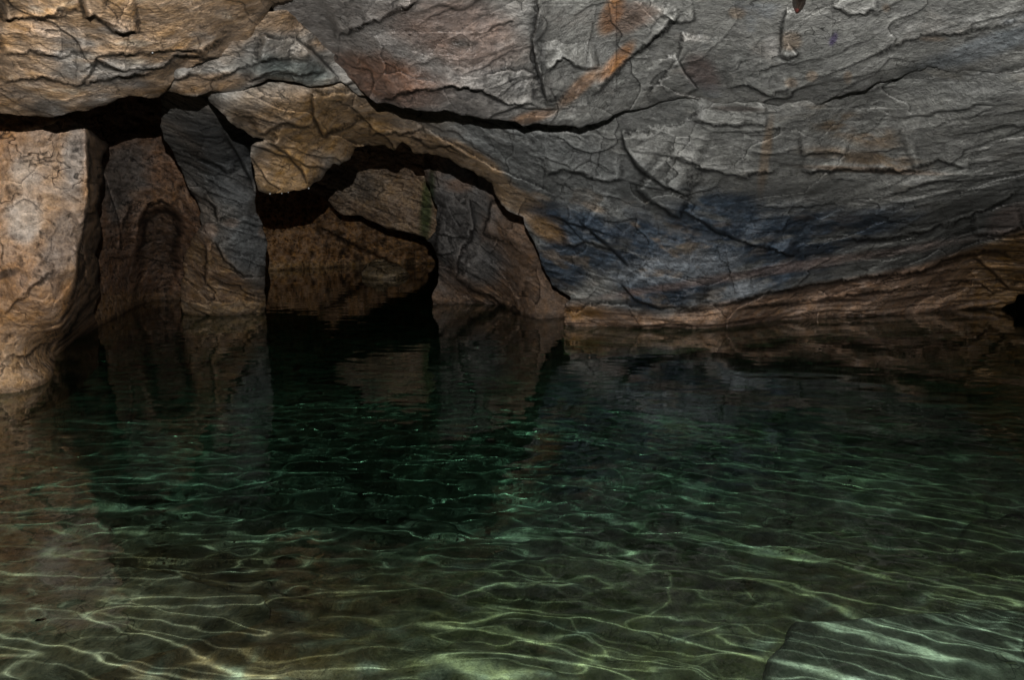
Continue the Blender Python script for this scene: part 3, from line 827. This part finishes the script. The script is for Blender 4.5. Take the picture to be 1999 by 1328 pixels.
column = rock('rock_column', [(300, 120), (470, 120), (500, 200), (530, 300), (500, 340), (497, 372), (500, 400), (506, 428), (516, 455), (523, 475), (521, 515), (520, 560), (516, 590), (516, 612), (520, 700), (515, 800), (370, 800), (354, 700), (356, 612), (352, 585), (356, 545), (362, 500), (372, 462), (392, 440), (390, 415), (382, 388), (366, 360), (352, 325), (338, 296), (322, 272), (314, 245), (316, 190)],
              [(330, 200, 6.9), (420, 200, 6.7), (400, 260, 7.9), (480, 300, 9.9), (360, 330, 10.2), (440, 350, 10.0), (490, 400, 10.4), (400, 440, 10.6), (450, 480, 10.8), (515, 480, 11.2), (365, 520, 11.6), (440, 560, 11.5), (356, 612, water_y(613)), (440, 614, water_y(615)), (515, 610, water_y(611)), (360, 790, 11.5), (515, 790, 11.6)],
              MAT_BROWN, paint_column, amp=5.0, scale=34, seed=14, strata=math.radians(-25), rim=.13, back=1.5,
              relief=lambda R: relief_massive(R, 700, 1.5, .2, .62),
              scarps=[([(380, 300), (420, 320), (450, 340)], .08, 30), ([(440, 260), (470, 310), (490, 350), (498, 375)], .10, 30), ([(420, 470), (440, 510), (480, 540), (515, 540)], .10, 25, .4), ([(395, 380), (420, 400), (425, 430)], .06, 25),
                      ([(356, 592), (440, 590), (516, 588)], -.06, 20, .4), ([(400, 466), (404, 500), (402, 560)], .05, 18, .4)])
thing(column, 'grey rock column with a tan waterline band left of the dark opening', 'rock column')

jamb = rock('rock_buttress', [(822, 270), (980, 270), (1060, 330), (1150, 500), (1180, 640), (1160, 760), (1000, 760), (860, 740), (846, 640), (848, 592), (845, 574), (858, 552), (860, 536), (852, 505), (850, 490), (834, 470), (852, 452), (850, 400), (840, 370), (832, 345), (828, 322)],
             [(830, 320, 12.4), (900, 320, 12.0), (960, 360, 11.8), (860, 420, 12.6), (915, 440, 12.2), (960, 440, 11.9), (1020, 440, 11.3), (850, 520, 13.2), (900, 540, 13.0), (940, 520, 12.4), (1020, 540, 11.6), (1080, 560, 11.6), (860, 592, water_y(593)), (940, 593, water_y(594)), (985, 594, water_y(596)), (1035, 620, water_y(621)), (1100, 632, 11.8), (1160, 650, 12.2), (1150, 500, 11.8), (860, 740, 13.0), (1000, 750, 12.4), (1150, 750, 12.2)],
             MAT_BROWN, paint_jamb, amp=4.5, scale=34, seed=16, strata=math.radians(-35), rim=.12, back=1.5,
             relief=lambda R: relief_massive(R, 800, 1.1, .2, .9),
             scarps=[([(850, 455), (880, 462), (915, 462), (918, 440)], .10, 30), ([(915, 380), (925, 440), (915, 470), (895, 500), (888, 540)], -.14, 40, .5), ([(850, 492), (880, 496), (890, 490)], .10, 25),
                     ([(888, 540), (920, 560), (960, 580), (1000, 605)], .14, 45, .5), ([(960, 390), (955, 430), (945, 460)], .12, 40, .3)])
thing(jamb, 'brown and grey rock buttress leaning down to the water inside the right of the arch', 'rock buttress')

block = rock('leaning_rock', [(560, 300), (600, 250), (860, 250), (900, 420), (850, 480), (826, 461), (803, 456), (780, 450), (757, 444), (740, 440), (722, 428), (700, 420), (680, 419), (665, 414), (645, 400), (632, 386), (600, 372), (570, 360)],
             [(600, 300, 16.5), (640, 380, 16.5), (740, 380, 15.5), (830, 330, 15.2), (825, 458, 15.5), (740, 438, 16), (720, 300, 16.2), (880, 440, 15), (850, 260, 15.5)],
             MAT_BROWN, paint_block, amp=4, scale=34, seed=18, strata=math.radians(-18), rim=.16, back=2.0,
             relief=lambda R: relief_schist(R, 900, 1.6, .2))
thing(block, 'brown leaning rock hanging down at the back of the opening', 'rock')

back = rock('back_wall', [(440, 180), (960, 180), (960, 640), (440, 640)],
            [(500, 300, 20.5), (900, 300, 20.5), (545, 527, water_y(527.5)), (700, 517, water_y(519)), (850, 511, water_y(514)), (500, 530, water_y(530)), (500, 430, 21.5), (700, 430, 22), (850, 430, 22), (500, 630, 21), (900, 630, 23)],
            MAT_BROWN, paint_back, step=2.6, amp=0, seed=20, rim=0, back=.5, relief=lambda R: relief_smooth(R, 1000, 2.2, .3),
            scarps=[([(620, 440), (680, 470), (740, 500), (800, 530)], .25, 40, .5)])
thing(back, 'dim brown back wall of the cave seen through the dark opening', 'rock wall')

boulder = rock('boulder', [(705, 560), (707, 530), (713, 518), (724, 512), (736, 505), (748, 504), (758, 512), (776, 514), (790, 526), (800, 538), (812, 560)],
               [(710, 545, water_y(542)), (760, 520, -17.5), (745, 505, -17.9), (710, 530, -17.6), (790, 526, -17.7), (755, 545, water_y(547)), (800, 540, water_y(537)), (760, 558, -16.9)],
               MAT_BROWN, paint_boulder, step=1.6, amp=2, seed=22, rim=.3, back=1.2, relief=lambda R: relief_massive(R, 1100, 2.2, .25, .6))
thing(boulder, 'small tan boulder at the waterline far inside the dark opening', 'boulder')

tip = rock('rock_tip', [(1541, -60), (1578, -60), (1574, 0), (1573, 8), (1566, 18), (1560, 24), (1555, 26), (1551, 22), (1547, 12), (1544, 4)],
           [(1541, -60, 4.5), (1578, -60, 4.5), (1558, 0, 4.78), (1556, 24, 4.86), (1545, 0, 4.84), (1573, 0, 4.84)],
           MAT_BROWN, lambda R: (mix((.030, .020, .014), (.16, .03, .025), .8 * blob(R, 1555, 19, 5, 4, 0, seed=3)), .8 + 0 * R.px), step=1.3, amp=.5, seed=24, rim=.04, back=.35, seg=3,
           relief=lambda R: .02 * fbm(R.u * 14, R.v * 14, R.w * 14, 3, 5))
thing(tip, 'small dark pointed rock hanging at the top edge of the grey slab', 'rock tip')


# ---------------------------------------------------------------- water drops on the rims
def drop_material():
    m, nt, N, L = nodes_of('clear_drop')
    out = N.new('ShaderNodeOutputMaterial'); b = N.new('ShaderNodeBsdfPrincipled'); L.new(b.outputs[0], out.inputs[0])
    n = N.new('ShaderNodeTexNoise'); n.inputs['Scale'].default_value = 40
    mr = N.new('ShaderNodeMapRange'); mr.inputs[3].default_value = .08; mr.inputs[4].default_value = .22
    L.new(n.outputs['Fac'], mr.inputs[0]); L.new(mr.outputs[0], b.inputs['Roughness'])
    b.inputs['Base Color'].default_value = (.5, .52, .52, 1); b.inputs['Transmission Weight'].default_value = .35; b.inputs['IOR'].default_value = 1.33
    b.inputs['Specular IOR Level'].default_value = 1.0
    return m


DROP = drop_material()


def water_drop(px_, py_, host, r, label, group=None):
    qx, qy, qc = PLACED[host]
    c = qc[np.argmin((qx - px_) ** 2 + (qy - py_) ** 2)].copy()
    c += (CAM - c) / np.linalg.norm(CAM - c) * r * .5; c[2] -= r * .7
    th = np.linspace(0, 2 * math.pi, 15)[:-1]; prof = [(.02, 1.7), (.28, 1.25), (.55, .8), (.85, .3), (1.0, -.15), (.88, -.55), (.55, -.86), (.03, -1.0)]
    v = np.array([[c[0] + r * a * math.cos(t), c[1] + r * a * math.sin(t), c[2] + r * b] for a, b in prof for t in th])
    n = len(th); fs = [[i * n + k, i * n + (k + 1) % n, (i + 1) * n + (k + 1) % n, (i + 1) * n + k] for i in range(len(prof) - 1) for k in range(n)]
    o = build_mesh('water_drop', v, fs, DROP)
    tag(o, label, 'water drop', group, 'thing')


for x_, y_, r_ in ((527, 377, .008), (551, 376, .006), (563, 374, .005), (602, 366, .0075)):
    water_drop(x_, y_, 'rock_wall', r_, 'tiny glinting water drop hanging from the lower rim of the brown boss', 'water drops on the rim of the boss')
water_drop(297, 102, 'rock_ledge', .0045, 'tiny bright water drop clinging to the ochre ledge at upper left')
# ---------------------------------------------------------------- cave shell behind everything
def grid_faces(nr, nc):
    r, c = np.meshgrid(np.arange(nr - 1), np.arange(nc - 1), indexing='ij')
    r = r.ravel(); c = c.ravel()
    return np.stack([r * nc + c, r * nc + c + 1, (r + 1) * nc + c + 1, (r + 1) * nc + c], 1)


def cave_shell():
    na, nb = 90, 60
    t = np.linspace(math.radians(-30), math.radians(210), na); f = np.linspace(0, 1, nb)
    T, F = np.meshgrid(t, f)
    T = T.ravel(); F = F.ravel()
    el = -.14 + F * 1.15
    r = 27 + 1.5 * fbm(np.cos(T) * 3, np.sin(T) * 3, F * 4, 4, 3)
    r = r * (1 - .45 * F)
    co = np.stack([r * np.cos(T) * np.cos(el) * .9, 1 + r * np.sin(T) * np.cos(el), r * np.sin(el) * .62], 1)
    n = fbm(co[:, 0] * .3, co[:, 1] * .3, co[:, 2] * .5, 4, 9)
    col = mix((.10, .07, .05), (.07, .06, .055), sstep(-.2, .3, n))
    o = build_mesh('cave_wall', co, grid_faces(nb, na), MAT_BROWN, None, col, .2 + 0 * n)
    tag(o, kind='structure')


cave_shell()


# ---------------------------------------------------------------- pool bed
def bed_depth(x, y):
    d = np.interp(y, [0, 2.2, 3.2, 4.2, 5.5, 7.5, 10, 14, 30], [.62, .70, .80, .92, 1.10, 1.45, 2.1, 2.8, 3.2])
    d = d + .9 * np.exp(-((x + .7) / 1.5) ** 2 - ((y - 6.4) / 1.7) ** 2)
    d = d - .25 * sstep(.8, 3.0, x) * sstep(7, 3, y)
    d = d - .12 * sstep(-.4, -1.4, x) * sstep(5, 3, y)
    return d


def pool_bed():
    ys = np.geomspace(.9, 31, 420) - .6; us = np.linspace(-1.25, 1.25, 420)
    D, U = np.meshgrid(ys, us, indexing='ij'); D = D.ravel(); U = U.ravel()
    x = U * (D + .8); y = D
    z0 = np.zeros(len(x))
    wx = x + .55 * fbm(x * .9, y * .9, z0, 4, 5); wy = y + .55 * fbm(x * .9, y * .9, z0, 4, 6)
    h1, b1, p1 = facets(wx / 1.1, wy / .9, 71)
    h2, b2, p2 = facets(wx / .36, wy / .30, 75)
    z = -bed_depth(x, y) + .14 * h1 + .045 * h2 + .07 * fbm(x * .8, y * .8, z0, 3, 8) + .02 * fbm(x * 5, y * 5, z0, 4, 9)
    n = fbm(x * 1.3, y * 1.3, z0, 4, 12); n2 = fbm(x * 5, y * 5, z0, 4, 13)
    c = mix((.165, .15, .085), (.095, .085, .048), sstep(-.2, .3, n + .3 * n2))
    c = mix(c, (.17, .10, .06), .95 * sstep(-.2, -1.3, x + .5 * n))  # warm reflection of the pillar painted into the bed colour on the left
    c = mix(c, (.15, .205, .155), .85 * sstep(3.6, 5.4, y) * (1 - .55 * sstep(.6, 2.6, x)))
    c = mix(c, (.20, .20, .16), sstep(.1, .4, n2) * .6)
    c = c * (1 + .5 * (p1 - .5) + .4 * (p2 - .5))[:, None]
    crack = np.maximum(np.exp(-(b1 / .035) ** 2), .6 * np.exp(-(b2 / .05) ** 2) * sstep(-.05, .2, n))
    c = c * .62 * (1 - .45 * crack)[:, None]
    o = build_mesh('pool_bed', np.stack([x, y, z], 1), grid_faces(len(ys), len(us)), MAT_BED, None, c, .1 + 0 * x)
    tag(o, kind='structure')
    return o


bed = pool_bed()


def submerged_slab(pts, z, thick, seed, tone):
    """flat stone lying on the bed: outline in metres, chipped edge, gently uneven top"""
    poly = np.array(pts, float)
    ring = []
    for a, b in zip(poly, np.roll(poly, -1, 0)):
        for i in range(24): ring.append(a + (b - a) * i / 24)
    ring = np.array(ring); n = len(ring)
    cen = ring.mean(0)
    jit = fbm(ring[:, 0] * 3, ring[:, 1] * 3, np.zeros(n) + .3, 4, seed)
    ring = cen + (ring - cen) * (1 + .10 * jit)[:, None]
    rows = [(1.02, -thick), (1.03, -thick * .5), (1.0, -.03), (.985, -.006), (.96, 0)] + [(f, 0) for f in np.linspace(.92, .02, 26)]
    co = []
    for s, dz in rows:
        q = cen + (ring - cen) * s
        zz = z + dz + (.03 * fbm(q[:, 0] * 1.5, q[:, 1] * 1.5, np.zeros(n), 3, seed + 2) + .012 * fbm(q[:, 0] * 6, q[:, 1] * 6, np.zeros(n), 3, seed + 3)) * (1 if dz > -.1 else 0)
        co.append(np.c_[q, zz])
    co = np.concatenate(co)
    m = len(rows); r, c = np.meshgrid(np.arange(m - 1), np.arange(n), indexing='ij'); r = r.ravel(); c = c.ravel()
    faces = np.stack([r * n + c, r * n + (c + 1) % n, (r + 1) * n + (c + 1) % n, (r + 1) * n + c], 1)
    k = fbm(co[:, 0] * 2, co[:, 1] * 2, co[:, 2], 4, seed + 5)
    col = mix(tone, np.array(tone) * .62, sstep(-.2, .3, k))
    return build_mesh('submerged_slab', co, faces, MAT_BED, None, col, .1 + 0 * k)


sl = submerged_slab([(1.22, 3.22), (1.05, 2.95), (.85, 2.55), (3.2, 2.3), (3.2, 3.15), (2.2, 3.3)], -.56, .22, 31, (.125, .12, .092))
tag(sl, 'pale flat stone slab lying under the water at the lower right corner', 'submerged slab', None, 'thing')
sl = submerged_slab([(-3.2, 2.75), (-2.0, 2.80), (-1.66, 2.86), (-1.55, 3.0), (-1.3, 3.15), (-1.15, 3.4), (-1.9, 3.7), (-3.2, 3.7)], -.52, .26, 37, (.14, .105, .072))
tag(sl, 'brown flat stone slab lying under the water at the lower left corner', 'submerged slab', None, 'thing')


# ---------------------------------------------------------------- water
def wave_height(x, y):
    z0 = np.zeros(len(x))
    fade = np.interp(y, [0, 3, 4.5, 6, 8, 11, 30], [1, 1, .75, .42, .16, .08, .04])
    warp = .34 * fbm(x * .35, y * .35, z0, 2, 21) + .12 * fbm(x * 1.1, y * 1.3, z0, 3, 22)
    tilt = np.interp(x, [-3, -.6, .8, 3], [.0, .08, .46, .62])
    ac = y + tilt * x + warp                       # across the long ripples: level on the left, running off to the right
    al = x - .3 * tilt * y
    def crest(n, e): return -np.sqrt(n * n + e * e)
    n1 = perlin(al * .55, ac * 2.7, z0, 41) + .25 * perlin(al * 1.7, ac * 4.5, z0, 42)
    h = .0030 * crest(n1, .085)
    n2 = perlin(al * 1.0 + 3, ac * 4.6, z0, 43) + .3 * perlin(x * 4, y * 6, z0, 44)
    h = h + .0026 * crest(n2, .10) * sstep(-.3, .3, perlin(x * .6, y * .6, z0, 45))
    n3 = fbm(x * 2.6, y * 3.0, z0, 2, 46)
    h = h + .0028 * crest(n3, .08) * sstep(-.1, .35, perlin(x * .55 + 5, y * .55, z0, 47))
    h = h + .0034 * fbm(x * 1.8, y * 2.4, z0, 2, 27) + .0036 * fbm(x * 4.6, y * 6.2, z0, 2, 28)
    h = h * fade
    far = sstep(4, 7, y)
    h = h + far * (.0022 * fbm(x * 2.0, y * 5.0, z0, 3, 31) + .0008 * fbm(x * 6, y * 14, z0, 2, 32))
    return h


def water_sheet():
    ys = np.geomspace(1.5, 31, 620) - .8; us = np.linspace(-1.2, 1.2, 640)
    D, U = np.meshgrid(ys, us, indexing='ij'); D = D.ravel(); U = U.ravel()
    x = U * (D + .8); y = D
    z = wave_height(x, y)
    m, nt, N, L = nodes_of('clear_water')
    out = N.new('ShaderNodeOutputMaterial')
    g = N.new('ShaderNodeBsdfGlass'); g.inputs['IOR'].default_value = 1.333; g.inputs['Roughness'].default_value = 0.0
    g.inputs['Color'].default_value = (1, 1, 1, 1)
    L.new(g.outputs[0], out.inputs['Surface'])
    va = N.new('ShaderNodeVolumeAbsorption'); va.inputs['Color'].default_value = WATER_TINT; va.inputs['Density'].default_value = WATER_DENSITY
    if WATER_DENSITY > 0: L.new(va.outputs[0], out.inputs['Volume'])
    fc = grid_faces(len(ys), len(us))
    o = build_mesh('water', np.stack([x, y, z], 1), fc, m)
    tag(o, kind='structure')
    return o


WATER_TINT = (.50, .90, .76, 1); WATER_DENSITY = .26
water = water_sheet()

# ---------------------------------------------------------------- camera, flash, world
cam = bpy.data.cameras.new('camera'); cam.sensor_width = 36; cam.lens = 36 * FPX / W_SRC
cam.clip_start = .05; cam.clip_end = 200
co = bpy.data.objects.new('camera', cam); COL.objects.link(co)
co.location = CAM; co.rotation_euler = (math.pi / 2 - PITCH, 0, 0)
S.camera = co

fl = bpy.data.lights.new('flash', 'POINT'); fl.energy = 1700; fl.shadow_soft_size = .003; fl.color = (1, .97, .93)


def flash_nodes(lamp, height):
    """made-up pattern in the lamp, standing in for caustics: bright ripple lines where it goes steeply down into the pool"""
    lamp.use_nodes = True
    nt = lamp.node_tree; N = nt.nodes; L = nt.links; N.clear()
    out = N.new('ShaderNodeOutputLight'); em = N.new('ShaderNodeEmission'); L.new(em.outputs[0], out.inputs[0])
    tc = N.new('ShaderNodeTexCoord'); sep = N.new('ShaderNodeSeparateXYZ'); L.new(tc.outputs['Normal'], sep.inputs[0])

    def m(op, a, b=None, c=None, clamp=False):
        n = N.new('ShaderNodeMath'); n.operation = op; n.use_clamp = clamp
        for i, v in enumerate((a, b, c)):
            if v is None: continue
            if isinstance(v, (int, float)): n.inputs[i].default_value = v
            else: L.new(v, n.inputs[i])
        return n.outputs[0]

    def ramp(x, lo, hi):
        n = N.new('ShaderNodeMapRange'); n.interpolation_type = 'SMOOTHSTEP'
        L.new(x, n.inputs[0]); n.inputs[1].default_value = lo; n.inputs[2].default_value = hi
        return n.outputs[0]

    def noise(vec, scale, detail=1.0, w=0.0, rough=.4):
        n = N.new('ShaderNodeTexNoise'); n.noise_dimensions = '4D'; n.inputs['Scale'].default_value = scale
        n.inputs['Detail'].default_value = detail; n.inputs['Roughness'].default_value = rough; n.inputs['W'].default_value = w
        L.new(vec, n.inputs['Vector']); return m('SUBTRACT', n.outputs['Fac'], .5)
    down = m('MAXIMUM', m('MULTIPLY', sep.outputs[2], FLASH_SIGN), .02)
    x = m('MULTIPLY', m('DIVIDE', m('MULTIPLY', sep.outputs[0], -FLASH_SIGN), down), height)
    y = m('MULTIPLY', m('DIVIDE', m('MULTIPLY', sep.outputs[1], -FLASH_SIGN), down), height)
    xy = N.new('ShaderNodeCombineXYZ'); L.new(x, xy.inputs[0]); L.new(y, xy.inputs[1])
    warp = m('MULTIPLY', noise(xy.outputs[0], .5, 1, 2.0), .9)
    tilt = m('MULTIPLY', ramp(x, -1.0, 1.6), .58)
    ac = m('ADD', m('ADD', y, m('MULTIPLY', tilt, x)), warp)
    lv = N.new('ShaderNodeCombineXYZ'); L.new(m('MULTIPLY', x, .13), lv.inputs[0]); L.new(ac, lv.inputs[1])
    wob = m('MULTIPLY', noise(xy.outputs[0], 3.2, 1, 4.0), .10)
    total = None
    for vec, sc, w, width, amp, gate_scale, gate_lo in ((lv.outputs[0], 3.8, 0.0, .0046, 4.0, .55, -.34), (lv.outputs[0], 7.0, 7.0, .0048, 2.7, .8, -.18), (xy.outputs[0], 3.0, 11.0, .0048, 1.8, .6, .0), (xy.outputs[0], 7.5, 17.0, .008, 1.0, .8, .03)):
        n = m('ADD', noise(vec, sc, 1.0, w), m('MULTIPLY', wob, .35))
        g = ramp(noise(xy.outputs[0], gate_scale, 1, w + 3), gate_lo, gate_lo + .16)
        wv = m('MULTIPLY', m('ADD', m('MULTIPLY', noise(xy.outputs[0], 1.5, 0, w + 5), 3.4), 1.0), width)
        q_ = m('DIVIDE', n, m('MAXIMUM', wv, width * .35))
        line = m('DIVIDE', 1.0, m('ADD', 1.0, m('POWER', m('ABSOLUTE', q_), 2.4)))
        t = m('MULTIPLY', m('MULTIPLY', line, g), amp)
        total = t if total is None else m('ADD', total, t)
    # broad pale patches bounded by lines
    pt = m('MULTIPLY', ramp(noise(lv.outputs[0], 2.4, 1, 23.0), .10, .125), ramp(noise(xy.outputs[0], .9, 1, 29.0), .0, .12))
    total = m('ADD', total, m('MULTIPLY', pt, .18))
    soft = m('MULTIPLY', noise(xy.outputs[0], 1.6, 2, 31.0), .6)
    steep = m('MULTIPLY', ramp(sep.outputs[2], .25 * FLASH_SIGN, .35 * FLASH_SIGN), 1.0)
    mod = m('MAXIMUM', m('ADD', m('ADD', total, .50), soft), .2)
    val = m('ADD', 1.0, m('MULTIPLY', steep, m('SUBTRACT', mod, 1.0)))
    em.inputs['Color'].default_value = (1, 1, 1, 1)
    L.new(val, em.inputs['Strength'])


FLASH_SIGN = -1
flash_nodes(fl, CAM_H + .5)  # adds an invented caustic pattern to the flash light
fo = bpy.data.objects.new('flash', fl); COL.objects.link(fo)
fo.location = (-.05, .05, CAM_H + .5)

w = bpy.data.worlds.new('World'); S.world = w; w.use_nodes = True
bg = w.node_tree.nodes['Background']; bg.inputs[0].default_value = (.42, .38, .33, 1); bg.inputs[1].default_value = .1

# ripple-focused flash light on the pool bed
fl.cycles.is_caustics_light = True
water.cycles.is_caustics_caster = True
for o in list(COL.objects):
    if o.type == 'MESH' and o is not water:
        o.cycles.is_caustics_receiver = True
S.cycles.caustics_refractive = True; S.cycles.caustics_reflective = False
S.cycles.sample_clamp_indirect = 3.0
S.cycles.max_bounces = 5; S.cycles.diffuse_bounces = 1; S.cycles.transmission_bounces = 3; S.cycles.glossy_bounces = 2
S.cycles.use_adaptive_sampling = True; S.cycles.adaptive_threshold = .02
S.cycles.use_denoising = True
try:
    S.cycles.denoiser = 'OPENIMAGEDENOISE'; S.cycles.denoising_input_passes = 'RGB_ALBEDO_NORMAL'; S.cycles.denoising_prefilter = 'ACCURATE'
except Exception:
    pass
S.view_settings.view_transform = 'Standard'; S.view_settings.look = 'None'; S.view_settings.exposure = 0
